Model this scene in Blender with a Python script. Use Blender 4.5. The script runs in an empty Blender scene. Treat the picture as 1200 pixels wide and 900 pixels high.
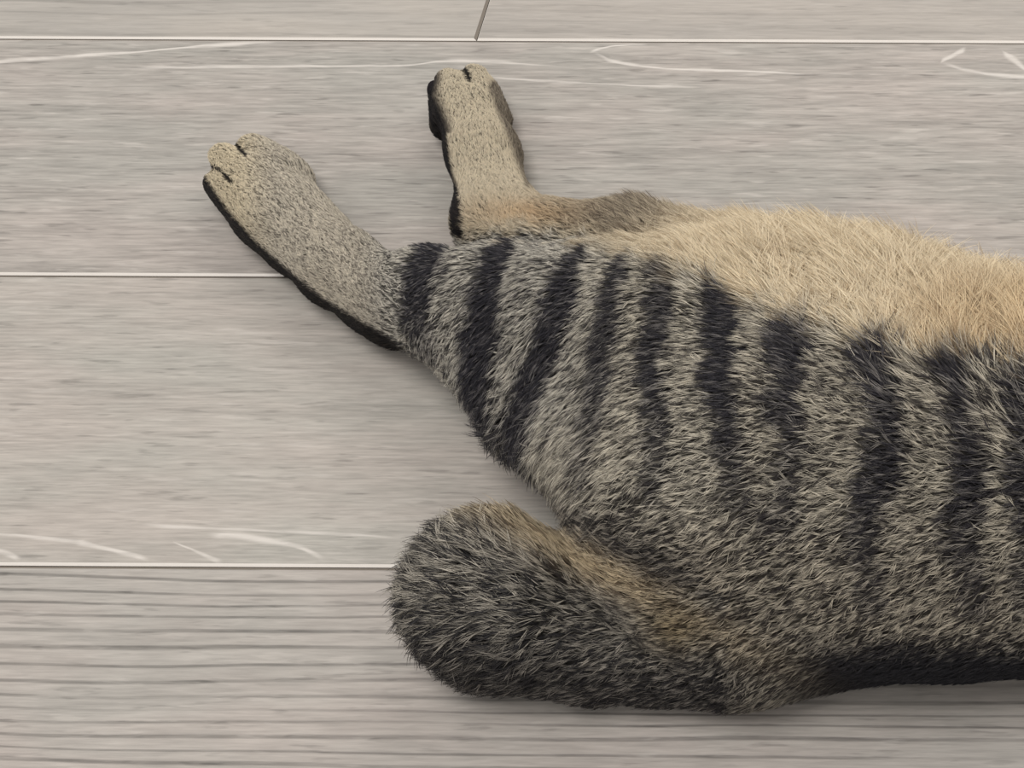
import bpy, math
import numpy as np
from mathutils import Vector, Matrix

# ------------------------------------------------------------------ camera
SC = bpy.context.scene
FOC, CX, CY = 1953.0, 1400.0, 450.0          # focal length and principal point, pixels of the 1200x900 frame
TH = math.radians(58.0)                      # downward pitch
CAM_H = 0.589
cam_data = bpy.data.cameras.new('camera')
cam = bpy.data.objects.new('camera', cam_data)
SC.collection.objects.link(cam)
cam.location = (0, 0, CAM_H)
cam.rotation_euler = (math.pi / 2 - TH, 0, 0)
cam_data.sensor_fit = 'HORIZONTAL'
cam_data.sensor_width = 36.0
cam_data.lens = FOC / 1200 * 36
cam_data.shift_x = -(CX - 600) / 1200
cam_data.shift_y = (CY - 450) / 1200
cam_data.clip_start = 0.01
SC.camera = cam

# ------------------------------------------------------------------ light
world = bpy.data.worlds.new('room_light')
SC.world = world
world.use_nodes = True
bg = world.node_tree.nodes['Background']
bg.inputs[0].default_value = (1.0, 0.986, 0.972, 1)
bg.inputs[1].default_value = 0.62
def area_light(name, loc, target, size, power, col):
    d = bpy.data.lights.new(name, 'AREA')
    d.shape = 'RECTANGLE'; d.size, d.size_y = size
    d.energy = power; d.color = col
    o = bpy.data.objects.new(name, d)
    SC.collection.objects.link(o)
    o.location = loc
    o.rotation_euler = (Vector(target) - Vector(loc)).to_track_quat('-Z', 'Y').to_euler()
    return o
area_light('window_light', (0.7, 1.9, 1.9), (-0.15, 0.37, 0), (1.2, 1.2), 20, (1.0, 0.985, 0.96))
area_light('ceiling_light', (-0.1, 0.15, 2.4), (-0.15, 0.4, 0), (0.9, 0.9), 31, (1.0, 0.982, 0.965))
SC.view_settings.view_transform = 'Standard'
SC.view_settings.look = 'None'
SC.view_settings.gamma = 1
SC.view_settings.exposure = -0.24

# ------------------------------------------------------------------ helpers
rng = np.random.default_rng(7)
FWD = np.array([0, math.cos(TH), -math.sin(TH)])
UP = np.array([0, math.sin(TH), math.cos(TH)])
RGT = np.array([1.0, 0, 0])
EYE = np.array([0, 0, CAM_H])
def P(u, v, z=0.0):
    """photo pixel + height above the floor -> point in the room (metres)"""
    d = FWD + (u - CX) / FOC * RGT - (v - CY) / FOC * UP
    return EYE + d * ((z - CAM_H) / d[2])
def to_px(p):
    q = p - EYE
    t = q @ FWD
    return CX + FOC * (q @ RGT) / t, CY - FOC * (q @ UP) / t
def lin(c):
    c = np.asarray(c, float) / 255.0
    return np.where(c <= 0.04045, c / 12.92, ((c + 0.055) / 1.055) ** 2.4)
def rgba(c):
    return (*[float(x) for x in lin(c)], 1.0)
def sstep(a, b, x):
    t = np.clip((x - a) / (b - a), 0, 1)
    return t * t * (3 - 2 * t)
def mesh_obj(name, verts, faces, mats, parent=None, smooth=True, midx=None):
    me = bpy.data.meshes.new(name)
    me.from_pydata([tuple(v) for v in verts], [], [tuple(f) for f in faces])
    for m in (mats if isinstance(mats, (list, tuple)) else [mats]):
        me.materials.append(m)
    if midx is not None:
        me.polygons.foreach_set('material_index', midx)
    me.polygons.foreach_set('use_smooth', [smooth] * len(me.polygons))
    me.update()
    o = bpy.data.objects.new(name, me)
    SC.collection.objects.link(o)
    if parent: o.parent = parent
    return o
def plain_mat(name, col, rough=0.6, spec=0.3):
    m = bpy.data.materials.new(name); m.use_nodes = True
    b = m.node_tree.nodes['Principled BSDF']
    nt = m.node_tree
    n = nt.nodes.new('ShaderNodeTexNoise'); n.inputs['Scale'].default_value = 900
    r = nt.nodes.new('ShaderNodeValToRGB')
    c = lin(col)
    r.color_ramp.elements[0].color = (*(c * 0.8), 1); r.color_ramp.elements[1].color = (*np.minimum(c * 1.2, 1), 1)
    nt.links.new(n.outputs[0], r.inputs[0]); nt.links.new(r.outputs[0], b.inputs['Base Color'])
    b.inputs['Roughness'].default_value = rough
    b.inputs['Specular IOR Level'].default_value = spec
    return m

# ------------------------------------------------------------------ floor
class NB:
    """small node builder"""
    def __init__(s, nt): s.nt = nt
    def n(s, t, **kw):
        o = s.nt.nodes.new(t)
        for k, v in kw.items(): setattr(o, k, v)
        return o
    def put(s, sock, v):
        if isinstance(v, bpy.types.NodeSocket): s.nt.links.new(v, sock)
        else: sock.default_value = v
    def math(s, op, a, b=0.0, clamp=False):
        o = s.n('ShaderNodeMath', operation=op, use_clamp=clamp)
        s.put(o.inputs[0], a); s.put(o.inputs[1], b)
        return o.outputs[0]
    def mapr(s, x, a, b, c, d):
        o = s.n('ShaderNodeMapRange', interpolation_type='SMOOTHSTEP')
        for i, v in enumerate((x, a, b, c, d)): s.put(o.inputs[i], v)
        return o.outputs[0]
    def vec(s, x, y, z=0.0):
        o = s.n('ShaderNodeCombineXYZ')
        for i, v in enumerate((x, y, z)): s.put(o.inputs[i], v)
        return o.outputs[0]
    def noise(s, v, detail=3.0, rough=0.55, dist=0.0):
        o = s.n('ShaderNodeTexNoise')
        s.put(o.inputs['Vector'], v)
        o.inputs['Scale'].default_value = 1; o.inputs['Detail'].default_value = detail
        o.inputs['Roughness'].default_value = rough; o.inputs['Distortion'].default_value = dist
        return o.outputs[0]
    def mix(s, f, a, b):
        o = s.n('ShaderNodeMix', data_type='RGBA')
        s.put(o.inputs[0], f); s.put(o.inputs[6], a); s.put(o.inputs[7], b)
        return o.outputs[2]

def plank_mat(name, seed, base, tint, origin, lines=0.0, line_freq=172.0, streak=1.0, pale=0.4, strokes=()):
    m = bpy.data.materials.new(name); m.use_nodes = True
    nt = m.node_tree; b = NB(nt); bsdf = nt.nodes['Principled BSDF']
    tc = b.n('ShaderNodeTexCoord'); sp = b.n('ShaderNodeSeparateXYZ')
    nt.links.new(tc.outputs['Object'], sp.inputs[0])
    X, Y = sp.outputs[0], sp.outputs[1]
    def st(fx, fy, z, **kw):
        return b.noise(b.vec(b.math('MULTIPLY', X, fx), b.math('MULTIPLY', Y, fy), seed + z), **kw)
    # colour clouds
    cloud = st(9, 28, 0.3, detail=3)
    col = b.mix(b.mapr(cloud, 0.3, 0.7, 0.0, 1.0), rgba(base), rgba(tint))
    # long soft streaks and short pores
    soft = st(9, 190, 1.7, detail=5, rough=0.65)
    fine = st(55, 820, 5.1, detail=3, rough=0.6)
    s1 = b.math('MULTIPLY', b.math('SUBTRACT', soft, 0.5), 0.55 * streak)
    s2 = b.math('MULTIPLY', b.math('SUBTRACT', fine, 0.5), 0.8 * streak)
    val = b.math('ADD', b.math('ADD', s1, s2), 1.0)
    pores = b.mapr(st(50, 420, 9.3, detail=2), 0.60, 0.72, 0.0, 0.22 * streak)
    val = b.math('SUBTRACT', val, pores)
    if lines:
        wob = b.math('MULTIPLY', b.math('SUBTRACT', st(4.0, 18, 2.2, detail=2), 0.5), 0.012)
        yy = b.math('ADD', Y, wob)
        ph = b.noise(b.vec(b.math('MULTIPLY', X, 0.9), b.math('MULTIPLY', yy, 60), seed + 3.3), detail=1)
        wv = b.math('SINE', b.math('ADD', b.math('MULTIPLY', yy, line_freq * 2 * math.pi), b.math('MULTIPLY', ph, 14.0)))
        dk = b.mapr(wv, 0.55, 1.0, 0.0, 1.0)
        amp = b.mapr(st(5, 60, 7.7, detail=2), 0.3, 0.65, 0.25, 1.0)
        val = b.math('SUBTRACT', val, b.math('MULTIPLY', b.math('MULTIPLY', dk, amp), lines))
    mul = b.n('ShaderNodeMix', data_type='RGBA', blend_type='MULTIPLY')
    mul.inputs[0].default_value = 1
    nt.links.new(col, mul.inputs[6])
    b.put(mul.inputs[7], b.vec(val, val, val))
    col = mul.outputs[2]
    # pale limed flecks following the grain
    fl = b.mapr(st(42, 360, 12.5, detail=3), 0.58, 0.72, 0.0, pale)
    col = b.mix(fl, col, rgba((214, 206, 197)))
    # pale limed growth rings: each a curve y(x) with its own width
    jit = b.math('MULTIPLY', b.math('SUBTRACT', st(60, 60, 15.5, detail=2), 0.5), 0.0010)
    for pts, width, amount in strokes:
        w = np.array([P(u, v) - origin for u, v in pts])
        x0, x1, y0, y1 = w[:, 0].min(), w[:, 0].max(), w[:, 1].min() - 1e-4, w[:, 1].max() + 1e-4
        fc = b.n('ShaderNodeFloatCurve'); cv = fc.mapping.curves[0]
        q = [((p[0] - x0) / (x1 - x0), (p[1] - y0) / (y1 - y0)) for p in w[np.argsort(w[:, 0])]]
        cv.points[0].location = q[0]; cv.points[1].location = q[-1]
        for a in q[1:-1]: cv.points.new(*a)
        fc.mapping.update()
        nx = b.math('DIVIDE', b.math('SUBTRACT', X, x0), x1 - x0)
        b.put(fc.inputs['Value'], nx)
        yc = b.math('ADD', b.math('MULTIPLY', fc.outputs[0], y1 - y0), y0)
        wv_ = b.mapr(st(22, 130, 27.0 + width * 9000, detail=2), 0.35, 0.65, 0.45, 1.35)
        dd = b.math('ABSOLUTE', b.math('SUBTRACT', b.math('ADD', Y, jit), yc))
        msk = b.mapr(b.math('DIVIDE', dd, wv_), width * 0.2, width * 1.5, amount, 0.0)
        win = b.math('MULTIPLY', b.mapr(nx, 0.0, 0.12, 0.0, 1.0), b.mapr(nx, 0.82, 1.0, 1.0, 0.0))
        brk = b.mapr(st(60, 420, 21.0, detail=3), 0.34, 0.58, 0.6, 1.0)
        col = b.mix(b.math('MULTIPLY', b.math('MULTIPLY', msk, win), brk), col, rgba((236, 228, 219)))
    nt.links.new(col, bsdf.inputs['Base Color'])
    bsdf.inputs['Roughness'].default_value = 0.5
    bsdf.inputs['Specular IOR Level'].default_value = 0.35
    bp = b.n('ShaderNodeBump'); bp.inputs['Strength'].default_value = 0.25; bp.inputs['Distance'].default_value = 0.0004
    nt.links.new(val, bp.inputs['Height']); nt.links.new(bp.outputs[0], bsdf.inputs['Normal'])
    return m

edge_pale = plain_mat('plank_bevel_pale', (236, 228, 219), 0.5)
edge_dark = plain_mat('plank_bevel_shade', (126, 117, 107), 0.7)  # shadow of the seams, painted as a darker bevel colour
sub_mat = plain_mat('subfloor_grey', (70, 64, 58), 0.9)

SEAM = [P(556, 47.5)[1], P(300, 323.5)[1], P(300, 665)[1]]           # world y of the three seams in view
pw = (SEAM[0] - SEAM[2]) / 2                                          # plank width
SEAM = [SEAM[1] + pw, SEAM[1], SEAM[1] - pw]
JOINT = P(556, 47)[0]
ROT = math.radians(-0.35)
PIV = np.array([P(300, 323)[0], SEAM[1]])
floor = mesh_obj('floor', [(x, y, z) for z in (-0.016, -0.009) for x, y in ((-1.6, -0.5), (1.5, -0.5), (1.5, 1.6), (-1.6, 1.6))],
                 [(3, 2, 1, 0), (4, 5, 6, 7), (0, 1, 5, 4), (1, 2, 6, 5), (2, 3, 7, 6), (3, 0, 4, 7)], sub_mat, smooth=False)
floor['kind'] = 'structure'
floor['label'] = 'grey limed wood-look plank floor under the cat'

STRK = {
 2: [([(-60, 83), (60, 72), (150, 66), (250, 57), (338, 53)], 0.0011, 0.75),
     ([(130, 84), (300, 82), (470, 80), (540, 74), (600, 77), (680, 82)], 0.0010, 0.6),
     ([(690, 61), (704, 68), (722, 75), (780, 82), (880, 85), (960, 89)], 0.0010, 0.7),
     ([(688, 64), (706, 58), (726, 55), (760, 54)], 0.0010, 0.7),
     ([(560, 93), (640, 97), (720, 101), (830, 104)], 0.0007, 0.55),
     ([(1100, 73), (1112, 77), (1135, 83), (1200, 91), (1300, 97)], 0.0011, 0.65),
     ([(1100, 74), (1112, 67), (1122, 62), (1132, 58)], 0.0016, 0.65),
     ([(1172, 59), (1185, 68), (1200, 80), (1230, 92)], 0.0018, 0.6)],
 3: [([(85, 640), (125, 649), (160, 657), (176, 663)], 0.0011, 0.7),
     ([(-60, 630), (0, 632), (60, 637), (110, 644)], 0.0008, 0.55),
     ([(200, 640), (225, 649), (250, 660), (262, 664)], 0.0008, 0.55),
     ([(240, 630), (310, 637), (350, 646), (378, 658), (384, 663)], 0.0011, 0.65),
     ([(160, 620), (300, 626), (420, 631), (480, 638)], 0.0008, 0.5),
     ([(-30, 648), (0, 653), (20, 661), (24, 664)], 0.0009, 0.55)],
}
def plank(x0, x1, y0, y1, kind):
    """one bevelled board; every board is its own object under the floor"""
    g = 0.00015
    x0 += g; x1 -= g; y0 += g; y1 -= g
    f, k, e1, e2, d = 0.0012, 0.0011, 0.0006, 0.0013, 0.0006          # front, back, left, right bevels, drop
    org = np.array([(x0 + x1) / 2, (y0 + y1) / 2, 0.0])
    hx, hy = (x1 - x0) / 2, (y1 - y0) / 2
    v = [(-hx + e1, -hy + f, 0), (hx - e2, -hy + f, 0), (hx - e2, hy - k, 0), (-hx + e1, hy - k, 0),
         (-hx, -hy, -d), (hx, -hy, -d), (hx, hy, -d), (-hx, hy, -d),
         (-hx, -hy, -0.009), (hx, -hy, -0.009), (hx, hy, -0.009), (-hx, hy, -0.009)]
    fc = [(0, 1, 2, 3), (4, 5, 1, 0), (5, 6, 2, 1), (6, 7, 3, 2), (7, 4, 0, 3),
          (8, 9, 5, 4), (9, 10, 6, 5), (10, 11, 7, 6), (11, 8, 4, 7), (11, 10, 9, 8)]
    c, s = math.cos(ROT), math.sin(ROT)
    dx, dy = org[0] - PIV[0], org[1] - PIV[1]
    loc = np.array([PIV[0] + c * dx - s * dy, PIV[1] + s * dx + c * dy, 0])
    args = {
     1: dict(base=(186, 178, 168), tint=(177, 171, 163), lines=0.22, line_freq=90, streak=0.55, pale=0.15),
     1.5: dict(base=(181, 173, 164), tint=(175, 168, 160), lines=0.16, line_freq=80, streak=0.6, pale=0.15),
     2: dict(base=(177, 168, 160), tint=(169, 164, 156), streak=1.25, pale=0.42),
     3: dict(base=(183, 174, 165), tint=(177, 172, 163), streak=1.05, pale=0.32),
     4: dict(base=(181, 171, 163), tint=(176, 170, 162), lines=0.46, line_freq=172, streak=0.85, pale=0.25),
    }[kind]
    m = plank_mat('limed_plank_%d' % int(kind * 10), kind * 7.3, origin=loc, strokes=STRK.get(kind, ()), **args)
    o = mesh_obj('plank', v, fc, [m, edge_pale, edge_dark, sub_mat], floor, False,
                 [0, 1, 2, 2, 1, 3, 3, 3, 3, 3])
    o.location = loc; o.rotation_euler = (0, 0, ROT)
    return o
XL, XR = JOINT - 1.0, JOINT + 1.5
plank(XL, JOINT, SEAM[0], SEAM[0] + pw, 1)
plank(JOINT, XR, SEAM[0], SEAM[0] + pw, 1.5)
plank(XL, XR, SEAM[1], SEAM[0], 2)
plank(XL, XR, SEAM[2], SEAM[1], 3)
plank(XL, XR, SEAM[2] - pw, SEAM[2], 4)
# boards just outside the frame
plank(XL - 0.1, XR, SEAM[0] + pw, SEAM[0] + 2 * pw, 3)
plank(XL - 0.1, XR, SEAM[2] - 2 * pw, SEAM[2] - pw, 2)

# ------------------------------------------------------------------ the cat's body: one implicit surface
# round cones, each end = (u, v, height cm, radius cm); third entry = blend radius cm
C_ = 0.01
PRIM = []
def cone(a, b, k=0.8):
    PRIM.append((P(a[0], a[1], a[2] * C_), a[3] * C_, P(b[0], b[1], b[2] * C_), b[3] * C_, k * C_, 1))
def chain(pts, k=0.8):
    for a, b in zip(pts[:-1], pts[1:]): cone(a, b, k)
# trunk, three rows: back, flank, belly
chain([(880, 640, 4.8, 4.2), (1000, 626, 5.0, 4.5), (1120, 622, 5.1, 4.6), (1300, 622, 5.2, 4.7), (1520, 610, 5.2, 4.8), (1700, 590, 5.0, 4.4)], 2.0)
chain([(840, 560, 6.2, 4.3), (980, 540, 6.2, 5.0), (1120, 540, 6.1, 5.2), (1300, 545, 6.0, 5.2), (1520, 540, 5.8, 5.2), (1700, 530, 5.2, 4.6)], 2.5)
chain([(800, 395, 4.2, 3.4), (900, 420, 4.6, 4.0), (1000, 462, 4.9, 4.3), (1100, 512, 5.0, 4.35), (1200, 538, 5.0, 4.35), (1350, 545, 5.0, 4.4), (1520, 520, 5.0, 4.6), (1680, 480, 4.8, 4.2)], 2.5)
# left (upper) hind leg: thigh, shank, hock, foot
chain([(860, 570, 7.0, 4.2), (800, 420, 6.8, 3.2)], 2.5)
chain([(800, 410, 6.8, 3.2), (690, 385, 5.6, 2.9), (590, 365, 4.2, 2.35), (500, 350, 2.6, 1.75), (462, 350, 1.9, 1.45)], 1.6)
chain([(535, 375, 2.8, 1.5), (640, 450, 4.0, 2.25), (748, 515, 5.2, 3.0), (805, 570, 5.8, 3.6)], 1.5)
chain([(462, 350, 1.9, 1.5), (398, 310, 1.7, 1.42), (333, 257, 1.6, 1.42), (294, 216, 1.55, 1.45)], 0.9)
for t in ((263, 184, 1.95, 0.60), (258, 214, 1.45, 0.58), (296, 174, 1.6, 0.62), (314, 184, 1.2, 0.52)):
    cone((t[0] + 30, t[1] + 26, t[2], t[3] + 0.2), t, 0.22 if t[0] < 310 else 0.7)
cone((326, 202, 1.2, 0.66), (385, 272, 1.4, 0.75), 0.8)
chain([(277, 221, 1.1, 0.85), (309, 258, 1.15, 0.95), (350, 291, 1.2, 1.0), (393, 324, 1.3, 1.0), (436, 354, 1.35, 1.0), (466, 374, 1.5, 1.0)], 0.7)
# right (under) hind leg: foot, shank, thigh
chain([(545, 118, 1.5, 1.32), (566, 180, 1.55, 1.34), (585, 258, 1.9, 1.5)], 0.9)
for t in ((527, 97, 1.75, 0.62), (556, 92, 1.75, 0.62), (570, 106, 1.25, 0.55), (518, 112, 1.1, 0.55)):
    cone((t[0] + 8, t[1] + 34, t[2], t[3] + 0.2), t, 0.3)
chain([(585, 262, 1.9, 1.5), (650, 292, 2.3, 1.7), (730, 302, 2.6, 2.0), (840, 345, 3.4, 2.7)], 1.4)
# rump and bobbed tail
chain([(850, 630, 5.4, 3.9), (880, 728, 2.9, 2.75)], 2.0)
chain([(880, 735, 2.8, 2.5), (820, 746, 2.5, 2.2), (750, 746, 2.3, 2.0), (700, 738, 2.5, 2.1), (635, 717, 2.9, 2.5), (582, 700, 3.1, 2.75)], 0.4)
# filler along back and tail, added to cut the floor shadow under them
chain([(905, 748, 1.6, 1.8), (960, 728, 1.7, 2.1), (1040, 718, 1.7, 2.1), (1120, 716, 1.7, 2.1), (1300, 722, 1.9, 2.2), (1520, 700, 1.9, 2.2)], 1.2)
chain([(905, 752, 1.6, 1.7), (860, 766, 1.5, 1.7), (780, 768, 1.4, 1.5), (700, 768, 1.4, 1.5), (600, 735, 1.7, 2.2)], 0.8)
# front half of the animal, beyond the frame
chain([(1680, 520, 5.0, 4.3), (1860, 500, 4.4, 3.2), (1960, 500, 4.0, 3.3)], 2.0)
chain([(1960, 500, 4.0, 3.3), (2050, 520, 3.4, 1.7)], 1.0)
chain([(1925, 560, 6.2, 1.6), (1900, 640, 7.6, 0.35)], 0.35)
chain([(1930, 590, 3.2, 1.6), (1905, 665, 2.6, 0.35)], 0.35)
chain([(1700, 430, 4.6, 2.4), (1690, 300, 3.0, 1.7), (1740, 190, 1.7, 1.3), (1745, 150, 1.6, 1.5)], 1.2)
chain([(1720, 440, 2.6, 2.4), (1790, 330, 2.0, 1.6), (1850, 230, 1.6, 1.3), (1858, 195, 1.6, 1.5)], 1.2)
# grooves between the toes
def groove(a, b, r):
    PRIM.append((P(a[0], a[1], a[2] * C_), r * C_, P(b[0], b[1], b[2] * C_), r * C_, 0.12 * C_, -1))
groove((266, 156, 1.9), (288, 180, 2.65), 0.10)
groove((236, 196, 1.75), (270, 214, 2.45), 0.10)
groove((538, 76, 2.0), (551, 97, 2.8), 0.12)

H = 0.0018
allp = np.array([q for p in PRIM for q in (p[0] - p[1], p[0] + p[1], p[2] - p[3], p[2] + p[3])])
LO = allp.min(0) - 0.012; HI = allp.max(0) + 0.012
LO[2] = -0.004
DIM = np.ceil((HI - LO) / H).astype(int) + 1
G = np.full(DIM, 0.02, np.float32)
AX = [(LO[i] + H * np.arange(DIM[i])).astype(np.float32) for i in range(3)]
for a, ra, bb, rb, k, sg in PRIM:
    lo = np.minimum(a - ra, bb - rb) - k - 0.011; hi = np.maximum(a + ra, bb + rb) + k + 0.011
    i0 = np.clip(((lo - LO) / H).astype(int), 0, DIM - 1); i1 = np.clip(((hi - LO) / H).astype(int) + 2, 1, DIM)
    sl = tuple(slice(i0[i], i1[i]) for i in range(3))
    x = AX[0][sl[0]][:, None, None] - a[0]; y = AX[1][sl[1]][None, :, None] - a[1]; z = AX[2][sl[2]][None, None, :] - a[2]
    d = (bb - a); l2 = max(float(d @ d), 1e-9)
    t = np.clip((x * d[0] + y * d[1] + z * d[2]) / l2, 0, 1)
    D = np.sqrt((x - t * d[0]) ** 2 + (y - t * d[1]) ** 2 + (z - t * d[2]) ** 2) - (ra + t * (rb - ra))
    g = G[sl]
    if sg > 0:
        h = np.maximum(k - np.abs(g - D), 0) / k
        G[sl] = np.minimum(g, D) - h * h * k * 0.25
    else:
        h = np.maximum(k - np.abs(g + D), 0) / k
        G[sl] = np.maximum(g, -D) + h * h * k * 0.25
G = np.maximum(G, (0.0008 - AX[2])[None, None, :].astype(np.float32))
# surface nets
inside = G < 0
def corner(A, i, j, k): return A[i:A.shape[0] - 1 + i, j:A.shape[1] - 1 + j, k:A.shape[2] - 1 + k]
cnt = sum(corner(inside, i, j, k).astype(np.int8) for i in (0, 1) for j in (0, 1) for k in (0, 1))
act = (cnt > 0) & (cnt < 8)
cells = np.argwhere(act)
vid = np.full(act.shape, -1, np.int32); vid[act] = np.arange(len(cells))
acc = np.zeros((len(cells), 3)); num = np.zeros(len(cells))
for ax in range(3):
    o1, o2 = [q for q in range(3) if q != ax]
    for p in (0, 1):
        for q in (0, 1):
            off = [0, 0, 0]; off[o1] = p; off[o2] = q
            c0 = cells + off; c1 = c0.copy(); c1[:, ax] += 1
            f0 = G[tuple(c0.T)]; f1 = G[tuple(c1.T)]
            m = (f0 < 0) != (f1 < 0)
            t = f0[m] / (f0[m] - f1[m])
            pt = c0[m].astype(float); pt[:, ax] += t
            acc[m] += pt; num[m] += 1
V = LO + H * acc / num[:, None]
F = []
for ax in range(3):
    o1, o2 = [(1, 2), (2, 0), (0, 1)][ax]
    s0 = [slice(1, -1)] * 3; s1 = [slice(1, -1)] * 3
    s0[ax] = slice(0, -1); s1[ax] = slice(1, None)
    A0 = inside[tuple(s0)]; A1 = inside[tuple(s1)]
    for flip in (False, True):
        e = np.argwhere((A0 & ~A1) if not flip else (~A0 & A1))
        base = e + 1; base[:, ax] -= 1
        def cid(p, q):
            c = base.copy(); c[:, o1] -= p; c[:, o2] -= q
            return vid[tuple(c.T)]
        quad = np.stack([cid(1, 1), cid(0, 1), cid(0, 0), cid(1, 0)], 1)
        F.append(quad[:, ::-1] if flip else quad)
F = np.concatenate(F)
def sample(A, p):
    q = (p - LO) / H
    i = np.clip(np.floor(q).astype(int), 0, np.array(A.shape) - 2); f = q - i
    r = 0
    for a in (0, 1):
        for b in (0, 1):
            for c in (0, 1):
                w = (f[:, 0] if a else 1 - f[:, 0]) * (f[:, 1] if b else 1 - f[:, 1]) * (f[:, 2] if c else 1 - f[:, 2])
                r = r + w * A[i[:, 0] + a, i[:, 1] + b, i[:, 2] + c]
    return r
def grad(p, e=0.0022):
    g = np.stack([sample(G, p + d) - sample(G, p - d) for d in np.eye(3) * e], 1)
    return g / np.maximum(np.linalg.norm(g, axis=1, keepdims=True), 1e-9)

# ------------------------------------------------------------------ coat pattern and lie of the fur
# (u, v, lie angle in degrees: 0 = towards the head side, 90 = away from the viewer, length mm, lift)
LIE = [
 # left foot and hock
 (265, 190, 150, 3.0, .22), (310, 220, 140, 3.5, .22), (360, 275, 140, 4.0, .25), (410, 315, 140, 4.5, .25), (450, 350, 150, 5, .3),
 (350, 225, 130, 3.5, .22), (300, 280, 160, 3.5, .2), (420, 280, 130, 4.5, .25), (440, 385, 170, 5, .3),
 # right foot
 (540, 95, 105, 3.0, .22), (555, 140, 105, 3.5, .22), (565, 190, 105, 4, .25), (585, 240, 120, 6, .25), (610, 170, 75, 4.5, .3),
 (640, 255, 150, 9, .25), (700, 258, 145, 10, .3), (520, 200, 120, 3.5, .2), (610, 210, 90, 4, .2),
 # shank and thigh
 (500, 330, 215, 7, .35), (500, 400, 235, 8, .35), (550, 330, 222, 9, .35), (560, 440, 238, 11, .52), (620, 330, 218, 10, .35),
 (620, 430, 232, 10, .38), (600, 520, 236, 14, .6), (690, 340, 212, 10, .35), (690, 450, 225, 10, .35), (670, 560, 228, 12, .48),
 (640, 290, 170, 9, .35), (560, 290, 185, 8, .3),
 # flank
 (760, 360, 205, 10, .32), (760, 480, 208, 10, .32), (750, 600, 208, 10, .32), (860, 400, 196, 10, .32), (860, 520, 198, 10, .32),
 (860, 640, 205, 10, .34), (980, 440, 170, 11, .34), (970, 540, 186, 11, .34), (970, 660, 200, 11, .34), (1100, 480, 165, 11, .34),
 (1100, 600, 188, 11, .34), (1100, 700, 205, 11, .34), (1250, 500, 168, 11, .34), (1250, 620, 190, 11, .34), (1250, 720, 205, 11, .34),
 (950, 760, 215, 9, .3), (1080, 765, 210, 8, .25), (1200, 765, 205, 8, .25), (860, 790, 225, 9, .35),
 # belly
 (760, 270, 130, 14, .40), (830, 290, 120, 18, .42), (900, 290, 108, 22, .48), (980, 300, 100, 26, .55), (1060, 330, 90, 28, .58),
 (1140, 370, 88, 28, .55), (1220, 390, 88, 28, .55), (860, 250, 110, 15, .45), (950, 345, 108, 16, .42), (1050, 390, 98, 18, .42),
 (1150, 405, 94, 19, .42), (1300, 400, 110, 22, .45),
 # tail
 (840, 725, 190, 8, .3), (780, 700, 170, 9, .3), (720, 670, 155, 10, .3), (650, 640, 148, 13, .35), (590, 610, 140, 17, .42),
 (520, 620, 150, 18, .45), (480, 670, 175, 18, .45), (480, 740, 200, 17, .42), (530, 790, 215, 15, .38), (600, 700, 172, 14, .38),
 (700, 740, 180, 11, .34), (620, 770, 195, 13, .35), (720, 790, 200, 10, .3), (790, 770, 200, 9, .3),
 # front half
 (1500, 500, 190, 11, .33), (1700, 500, 190, 10, .33), (1900, 500, 190, 7, .3), (2000, 510, 180, 4, .25), (1720, 250, 95, 5, .25), (1840, 260, 95, 5, .25),
 (1500, 400, 110, 20, .4),
]
LIE = np.array(LIE, float)
def lie(u, v):
    out = np.empty((len(u), 4))
    d = np.stack([np.cos(np.radians(LIE[:, 2])), np.sin(np.radians(LIE[:, 2])), LIE[:, 3], LIE[:, 4]], 1)
    for s in range(0, len(u), 40000):
        r2 = (u[s:s + 40000, None] - LIE[:, 0]) ** 2 + (v[s:s + 40000, None] - LIE[:, 1]) ** 2
        w = 1 / (r2 + 300.0) ** 1.6
        w /= w.sum(1, keepdims=True)
        out[s:s + 40000] = w @ d
    return out
STRIPES = [
 ([(522, 280), (498, 318), (490, 365), (500, 408)], 13, .95),
 ([(600, 284), (580, 330), (569, 390), (566, 450), (576, 520), (612, 565)], 14, 1.0),
 ([(688, 295), (667, 348), (642, 415), (617, 478), (610, 545), (640, 600)], 13, .95),
 ([(742, 305), (725, 352), (716, 410), (705, 470), (690, 560)], 10, .75),
 ([(788, 305), (786, 350), (776, 420), (782, 490), (776, 570)], 12, .85),
 ([(872, 328), (853, 388), (852, 450), (868, 520), (884, 590)], 14, .95),
 ([(968, 352), (940, 400), (930, 460), (946, 520), (920, 610)], 14, .88),
 ([(1026, 395), (1044, 455), (1052, 530), (1022, 600), (1030, 700)], 15, .85),
 ([(1112, 405), (1138, 465), (1146, 540), (1132, 620), (1150, 700)], 16, .85),
 ([(1205, 410), (1212, 500), (1206, 600), (1214, 700)], 13, .75),
] + [([(1290 + 95 * i, 410), (1300 + 95 * i, 520), (1292 + 95 * i, 700)], 18, .8) for i in range(6)]
def pdist(u, v, pts):
    best = np.full(len(u), 1e9); tt = np.zeros(len(u))
    n = len(pts) - 1
    for i in range(n):
        a = np.array(pts[i], float); d = np.array(pts[i + 1], float) - a
        t = np.clip(((u - a[0]) * d[0] + (v - a[1]) * d[1]) / (d @ d), 0, 1)
        r = np.hypot(u - a[0] - t * d[0], v - a[1] - t * d[1])
        m = r < best
        best = np.where(m, r, best); tt = np.where(m, (i + t) / n, tt)
    return best, tt
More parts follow.
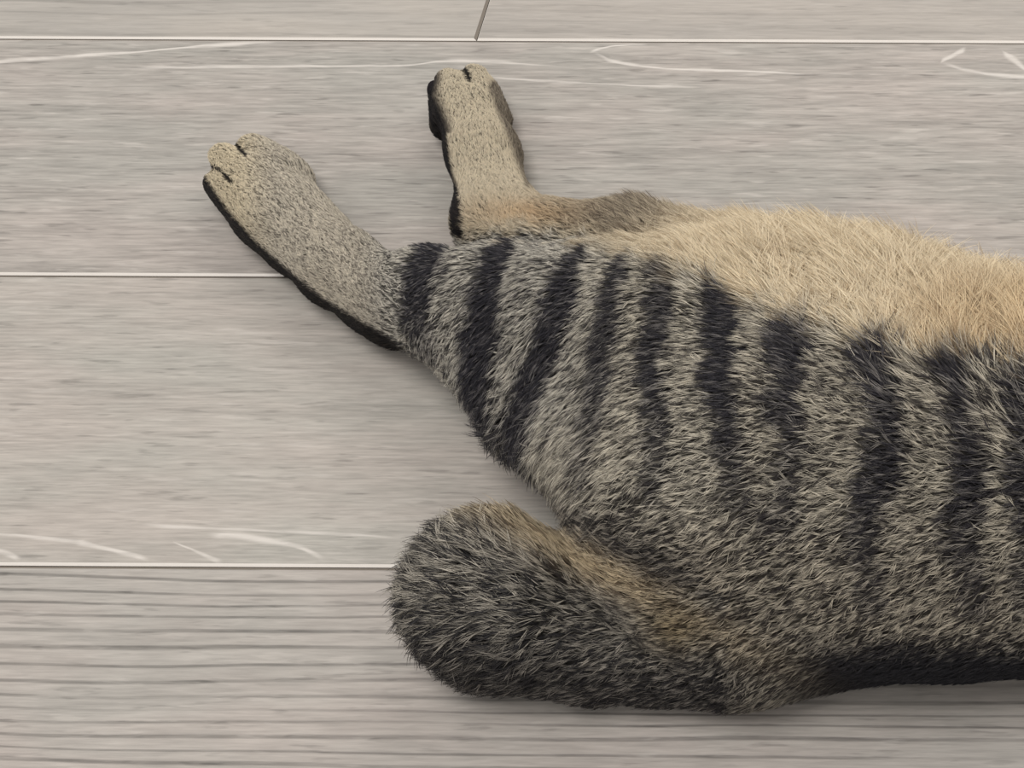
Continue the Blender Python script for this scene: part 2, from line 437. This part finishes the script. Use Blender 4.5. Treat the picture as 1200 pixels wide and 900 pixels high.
# cheap smooth noise for the blotches
def vnoise(p, scale, seed):
    r = np.random.default_rng(seed).random((24, 24, 24))
    q = p / scale; i = np.floor(q).astype(int); f = q - i; f = f * f * (3 - 2 * f)
    out = 0
    for a in (0, 1):
        for b in (0, 1):
            for c in (0, 1):
                w = (f[:, 0] if a else 1 - f[:, 0]) * (f[:, 1] if b else 1 - f[:, 1]) * (f[:, 2] if c else 1 - f[:, 2])
                out = out + w * r[(i[:, 0] + a) % 24, (i[:, 1] + b) % 24, (i[:, 2] + c) % 24]
    return out
CREAM = np.array([(480, 262), (560, 272), (650, 272), (700, 288), (760, 304), (800, 326), (870, 350), (940, 382), (990, 400), (1050, 420), (1120, 436), (1200, 444), (1700, 450)], float)
TOE_GAPS = [([(264, 154), (280, 172), (290, 183)], 3.2), ([(240, 193), (260, 201), (272, 214)], 2.8), ([(538, 77), (546, 84), (551, 95)], 3.8)]
SOLE_L = [(236, 214), (262, 252), (300, 293), (340, 328), (385, 362), (430, 388), (474, 412)]
SOLE_R = [(503, 92), (500, 116), (514, 148), (523, 200), (531, 232), (541, 272)]
def coat(p, u, v, nz):
    """light, dark colour (linear), share of dark hairs, cream weight"""
    n = len(u)
    blot = vnoise(p, 0.018, 3); blot2 = vnoise(p, 0.007, 5)
    light = np.tile(lin((208, 199, 181)), (n, 1)); dark = np.tile(lin((66, 61, 58)), (n, 1))
    share = 0.36 + 0.35 * (blot - 0.5)
    def blend(w, l, d, s):
        nonlocal light, dark, share
        w1 = np.clip(w, 0, 1)[:, None]
        light = light * (1 - w1) + lin(l) * w1; dark = dark * (1 - w1) + lin(d) * w1
        share = share * (1 - w1[:, 0]) + s * w1[:, 0]
    # browner, duller lower flank and rump
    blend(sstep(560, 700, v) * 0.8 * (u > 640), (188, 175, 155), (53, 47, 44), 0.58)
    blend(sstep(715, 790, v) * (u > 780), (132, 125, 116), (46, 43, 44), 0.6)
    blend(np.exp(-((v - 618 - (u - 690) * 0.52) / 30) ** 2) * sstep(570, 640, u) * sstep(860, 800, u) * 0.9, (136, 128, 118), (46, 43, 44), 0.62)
    # greyer thigh
    blend(sstep(760, 640, u) * (v > 275) * (v < 600) * (u > 420) * sstep(570, 450, v) * 0.7, (206, 200, 188), (66, 63, 65), 0.36)
    blend(sstep(820, 900, u) * 0.6, (202, 192, 173), (60, 54, 52), 0.45)
    s = np.zeros(n)
    for pts, w, a in STRIPES:
        r, t = pdist(u + (14 + 16 * sstep(800, 900, u)) * (blot2 - 0.5), v, pts)
        ww = w * (0.55 + 0.9 * np.sqrt(np.clip(t * 4, 0, 1)) - 0.25 * t)
        s = np.maximum(s, a * sstep(ww * 1.5, ww * 0.55, r) * (1 - 0.55 * sstep(0.55, 1.0, t)))
    # closed eye and nose
    r, t = pdist(u, v, [(1975, 500), (1992, 494), (2008, 500)])
    blend(sstep(9, 4, r), (50, 42, 38), (30, 26, 24), 0.8)
    blend(sstep(16, 8, np.hypot(u - 2092, v - 522)), (120, 78, 70), (80, 52, 48), 0.3)
    # shade of the underside along the back, painted into the fur colour
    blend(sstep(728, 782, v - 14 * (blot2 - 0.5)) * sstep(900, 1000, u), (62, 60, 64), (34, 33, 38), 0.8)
    # legs
    wl = sstep(470, 415, u) * (v < 480)
    blend(wl, (202, 192, 174), (116, 108, 98), 0.30)
    blend(sstep(330, 270, u) * (v < 300), (214, 200, 172), (150, 136, 114), 0.2)
    s = s * (1 - wl)
    vb = np.interp(u, CREAM[:, 0], CREAM[:, 1])
    cr = sstep(14, -16, v - vb + 26 * (blot2 - 0.5)) * (u > 480)
    blend(cr, (236, 220, 190), (186, 166, 136), 0.28)
    leg2 = cr * sstep(700, 640, u)
    blend(leg2, (216, 203, 178), (166, 152, 132), 0.18)
    blend(cr * np.exp(-((u - 640) / 80) ** 2 - ((v - 252) / 16) ** 2), (214, 186, 148), (168, 142, 112), 0.25)
    # grey-brown fringe of the far thigh above the belly
    blend(cr * np.exp(-((u - 800) / 120) ** 2 - ((v - 236) / 22) ** 2) * 1.0, (150, 138, 122), (84, 76, 70), 0.5)
    blend(cr * np.exp(-((u - 735) / 70) ** 2 - ((v - 262) / 26) ** 2) * 0.9, (176, 162, 140), (100, 90, 80), 0.45)
    blend(cr * sstep(1000, 1150, u) * sstep(330, 400, v) * 0.7, (222, 196, 154), (168, 140, 108), 0.3)
    s = s * (1 - cr)
    # tail
    tl = sstep(660, 612, u - (v - 640) * 0.9) * (v > 570) + (u < 860) * (v > 690)
    tl = np.clip(tl, 0, 1) * (v > 575)
    tan = np.exp(-((u - 690 - (v - 660) * 1.3) / 78) ** 2 - ((v - 660 - (u - 690) * 0.42) / 26) ** 2)
    blend(tl, (186, 178, 164), (52, 50, 51), 0.54)
    blend(tl * sstep(700, 790, v - (u - 560) * 0.15), (132, 125, 117), (42, 39, 40), 0.68)
    blend(tan * (v > 590) * 0.95, (204, 184, 150), (118, 100, 78), 0.28)
    blend(np.exp(-((u - 800) / 34) ** 2 - ((v - 735) / 26) ** 2), (176, 158, 126), (92, 80, 64), 0.38)
    s = np.where((tl > 0.3), 0, s)
    blend(s, (120, 115, 114), (47, 45, 51), 0.8)
    for pts, w in TOE_GAPS:
        r, _ = pdist(u, v, pts)
        blend(sstep(w, w * 0.4, r), (40, 33, 28), (28, 23, 20), 0.9)
    r, t = pdist(u, v, SOLE_L)
    blend(sstep(11, 5, r), (60, 52, 46), (26, 23, 22), 0.75)
    r, t = pdist(u, v, [(582, 105), (600, 150), (612, 185), (626, 216)])
    blend(sstep(13, 4, r) * 0.75, (120, 108, 94), (62, 54, 50), 0.55)
    r, t = pdist(u, v, SOLE_R)
    blend(sstep(10 + 9 * (t < 0.45), 5, r), (60, 52, 48), (26, 23, 24), 0.8)
    return light, dark, np.clip(share, 0, 1), cr, tl

cat = bpy.data.objects.new('cat', None)
SC.collection.objects.link(cat)
cat.location = P(900, 560)
cat.location.z = 0
cat['label'] = 'brown tabby cat with dark stripes and cream belly, lying on its side on grey planks'
cat['category'] = 'cat'
INV = Matrix.Translation(-cat.location)
COFF = np.array(cat.location)

uV, vV = to_px(V)
nV = grad(V)
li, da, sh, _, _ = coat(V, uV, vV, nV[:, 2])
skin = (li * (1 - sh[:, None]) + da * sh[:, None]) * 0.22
skin_mat = bpy.data.materials.new('underfur'); skin_mat.use_nodes = True
bs = skin_mat.node_tree.nodes['Principled BSDF']
at = skin_mat.node_tree.nodes.new('ShaderNodeAttribute'); at.attribute_name = 'coat'
skin_mat.node_tree.links.new(at.outputs['Color'], bs.inputs['Base Color'])
bs.inputs['Roughness'].default_value = 0.9; bs.inputs['Specular IOR Level'].default_value = 0.1
me = bpy.data.meshes.new('body')
me.vertices.add(len(V)); me.vertices.foreach_set('co', (V - COFF).astype(np.float32).ravel())
me.loops.add(F.size); me.loops.foreach_set('vertex_index', F.ravel().astype(np.int32))
me.polygons.add(len(F)); me.polygons.foreach_set('loop_start', np.arange(0, F.size, 4, dtype=np.int32))
me.polygons.foreach_set('use_smooth', np.ones(len(F), bool))
me.update(calc_edges=True); me.validate()
ca = me.attributes.new('coat', 'FLOAT_COLOR', 'POINT')
ca.data.foreach_set('color', np.concatenate([skin, np.ones((len(V), 1))], 1).astype(np.float32).ravel())
me.materials.append(skin_mat)
body = bpy.data.objects.new('body', me); SC.collection.objects.link(body); body.parent = cat

# ------------------------------------------------------------------ fur: tufts of hair curves
fur_mat = bpy.data.materials.new('fur'); fur_mat.use_nodes = True
fn = fur_mat.node_tree; bs = fn.nodes['Principled BSDF']
at = fn.nodes.new('ShaderNodeAttribute'); at.attribute_name = 'coat'
fn.links.new(at.outputs['Color'], bs.inputs['Base Color'])
bs.inputs['Roughness'].default_value = 0.55; bs.inputs['Specular IOR Level'].default_value = 0.25
T0, T1, T2 = V[F[:, 0]], V[F[:, 1]], V[F[:, 2]]; T3 = V[F[:, 3]]
area = np.linalg.norm(np.cross(T2 - T0, T3 - T1), axis=1) * 0.5
cen = (T0 + T1 + T2 + T3) / 4
uc, vc = to_px(cen)
NPT = 5
def tufts(n, m, spread, weight):
    """n tufts of m hairs each"""
    pr = area * weight; pr = pr / pr.sum()
    f = rng.choice(len(F), n, p=pr)
    a, b = rng.random((2, n, 1))
    c = (T0[f] * (1 - a) + T1[f] * a) * (1 - b) + (T3[f] * (1 - a) + T2[f] * a) * b
    N = grad(c)
    u, v = to_px(c)
    L = lie(u, v)
    ang = np.arctan2(L[:, 1], L[:, 0]) + rng.normal(0, 0.36, n)
    d = np.cos(ang)[:, None] * RGT + np.sin(ang)[:, None] * UP
    d = d - N * (d * N).sum(1, keepdims=True)
    d /= np.maximum(np.linalg.norm(d, axis=1, keepdims=True), 0.15)
    ln = L[:, 2] * np.where(L[:, 2] > 13, np.where(L[:, 1] > 0.75, 0.00058, 0.0006), 0.0005) * rng.uniform(0.7, 1.25, n); lf = L[:, 3] * 1.12 * rng.uniform(0.8, 1.25, n)
    side = np.cross(N, d)
    rep = lambda x: np.repeat(x, m, axis=0)
    k = n * m
    sp = rep(spread * np.clip(ln / 0.010, 0.45, 1.4))
    root = rep(c) + rep(d) * (rng.normal(0, 1, k) * sp)[:, None] + rep(side) * (rng.normal(0, 1, k) * sp)[:, None]
    root = root - rep(N) * sample(G, root)[:, None]
    Nh = rep(N); dh = rep(d); sh_ = rep(side)
    l = rep(ln) * rng.uniform(0.8, 1.12, k); f_ = rep(lf) * rng.uniform(0.8, 1.2, k)
    u, v = to_px(root)
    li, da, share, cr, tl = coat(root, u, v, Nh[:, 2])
    off = root - rep(c)
    bend = rng.normal(0, 0.10, k)[:, None]
    pull = (0.75 - 0.5 * cr)[:, None]
    pts = np.empty((k, NPT, 3))
    for i in range(NPT):
        t = i / (NPT - 1)
        hgt = f_ * (1.5 * t - 0.55 * t * t)
        q = root + (dh * t + sh_ * bend * t * t + Nh * hgt[:, None]) * l[:, None]
        q = q - (off - (off * dh).sum(1, keepdims=True) * dh) * pull * t ** 1.3
        pts[:, i] = q
    tone = rep(rng.random(n)) * 0.8 + rng.random(k) * 0.2
    w = sstep(-0.22, 0.22, share - tone)[:, None]
    tip = li * (1 - w) + da * w
    tip = tip * (1 + (rep(rng.uniform(-0.2, 0.22, n)) * (1 - 0.6 * cr)))[:, None] * rng.uniform(0.9, 1.1, k)[:, None]
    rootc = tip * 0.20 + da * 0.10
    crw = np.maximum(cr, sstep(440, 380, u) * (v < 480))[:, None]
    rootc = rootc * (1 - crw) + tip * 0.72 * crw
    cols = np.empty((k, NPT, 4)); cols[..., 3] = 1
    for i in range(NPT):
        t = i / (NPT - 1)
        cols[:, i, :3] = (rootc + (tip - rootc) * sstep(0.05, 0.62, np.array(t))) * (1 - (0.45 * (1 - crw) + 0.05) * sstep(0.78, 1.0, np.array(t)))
    rad = 0.00014 * np.clip(l / 0.010, 0.6, 1.1)[:, None] * np.array([1.0, 1.0, 0.9, 0.65, 0.15]) * (1 - 0.3 * cr[:, None])
    pts[..., 2] = np.maximum(pts[..., 2], 0.0006)
    keep = (root[:, 2] > 0.0016)
    # which patch of fur
    reg = np.zeros(k, int)
    reg[cr > 0.5] = 1
    reg[tl > 0.5] = 2
    reg[(u < 445) & (v < 480)] = 3
    reg[(cr > 0.3) & (u < 655) & (v < 285)] = 4
    return pts[keep], cols[keep], rad[keep], reg[keep]
near = np.where(uc < 1260, 1.0, 0.6)
small = np.where((uc < 450) & (vc < 480) | (uc < 630) & (vc < 270), 3.0, 1.0)
batches = [tufts(165000, 5, 0.00042, near * small), tufts(120000, 1, 0.0004, near * small)]
PT, CO, RA, RE = [np.concatenate([b[i] for b in batches]) for i in range(4)]
def fur_obj(name, sel, label):
    pt, co, ra = PT[sel] - COFF, CO[sel], RA[sel]
    hc = bpy.data.hair_curves.new(name)
    hc.add_curves([NPT] * len(pt))
    hc.attributes['position'].data.foreach_set('vector', pt.astype(np.float32).ravel())
    r = hc.attributes.get('radius') or hc.attributes.new('radius', 'FLOAT', 'POINT')
    r.data.foreach_set('value', ra.astype(np.float32).ravel())
    c = hc.attributes.new('coat', 'FLOAT_COLOR', 'POINT')
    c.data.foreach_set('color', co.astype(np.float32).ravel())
    hc.materials.append(fur_mat)
    o = bpy.data.objects.new(name, hc); SC.collection.objects.link(o); o.parent = cat
    o['kind'] = 'stuff'; o['label'] = label
    return o
fur_obj('flank_fur', RE == 0, 'grey brown flank fur with dark vertical stripes')
fur_obj('belly_fur', RE == 1, 'long soft cream belly fur')
fur_obj('tail_fur', RE == 2, 'fluffy dark grey tail fur with a tan patch')
fur_obj('leg_fur', RE == 3, 'short tan grey fur on the upper hind leg')
fur_obj('leg_fur', RE == 4, 'short cream fur on the hind leg beneath')

# ------------------------------------------------------------------ paw pads
pad_mat = plain_mat('paw_pad_black', (34, 30, 32), 0.9, 0.1)
def pad(u, v, z, r, el, ang):
    c = P(u, v, z * C_)
    vs, fs = [], []
    nu, nv = 12, 8
    for j in range(nv + 1):
        ph = math.pi * j / nv
        for i in range(nu):
            t = 2 * math.pi * i / nu
            x = r * el * math.sin(ph) * math.cos(t); y = r * 0.75 * math.sin(ph) * math.sin(t); zz = r * math.cos(ph)
            ca_, sa_ = math.cos(ang), math.sin(ang)
            vs.append((c[0] + (ca_ * x - sa_ * y) * C_ - COFF[0], c[1] + (sa_ * x + ca_ * y) * C_ - COFF[1], max(c[2] + zz * C_, 0.0008)))
    for j in range(nv):
        for i in range(nu):
            fs.append((j * nu + i, (j + 1) * nu + i, (j + 1) * nu + (i + 1) % nu, j * nu + (i + 1) % nu))
    return mesh_obj('paw_pad', vs, fs, pad_mat, cat)
pad(509, 106, 1.1, 0.40, 1.3, 1.7)
pad(514, 128, 1.2, 0.45, 1.4, 1.8)
pad(254, 226, 0.7, 0.36, 1.5, -0.8)
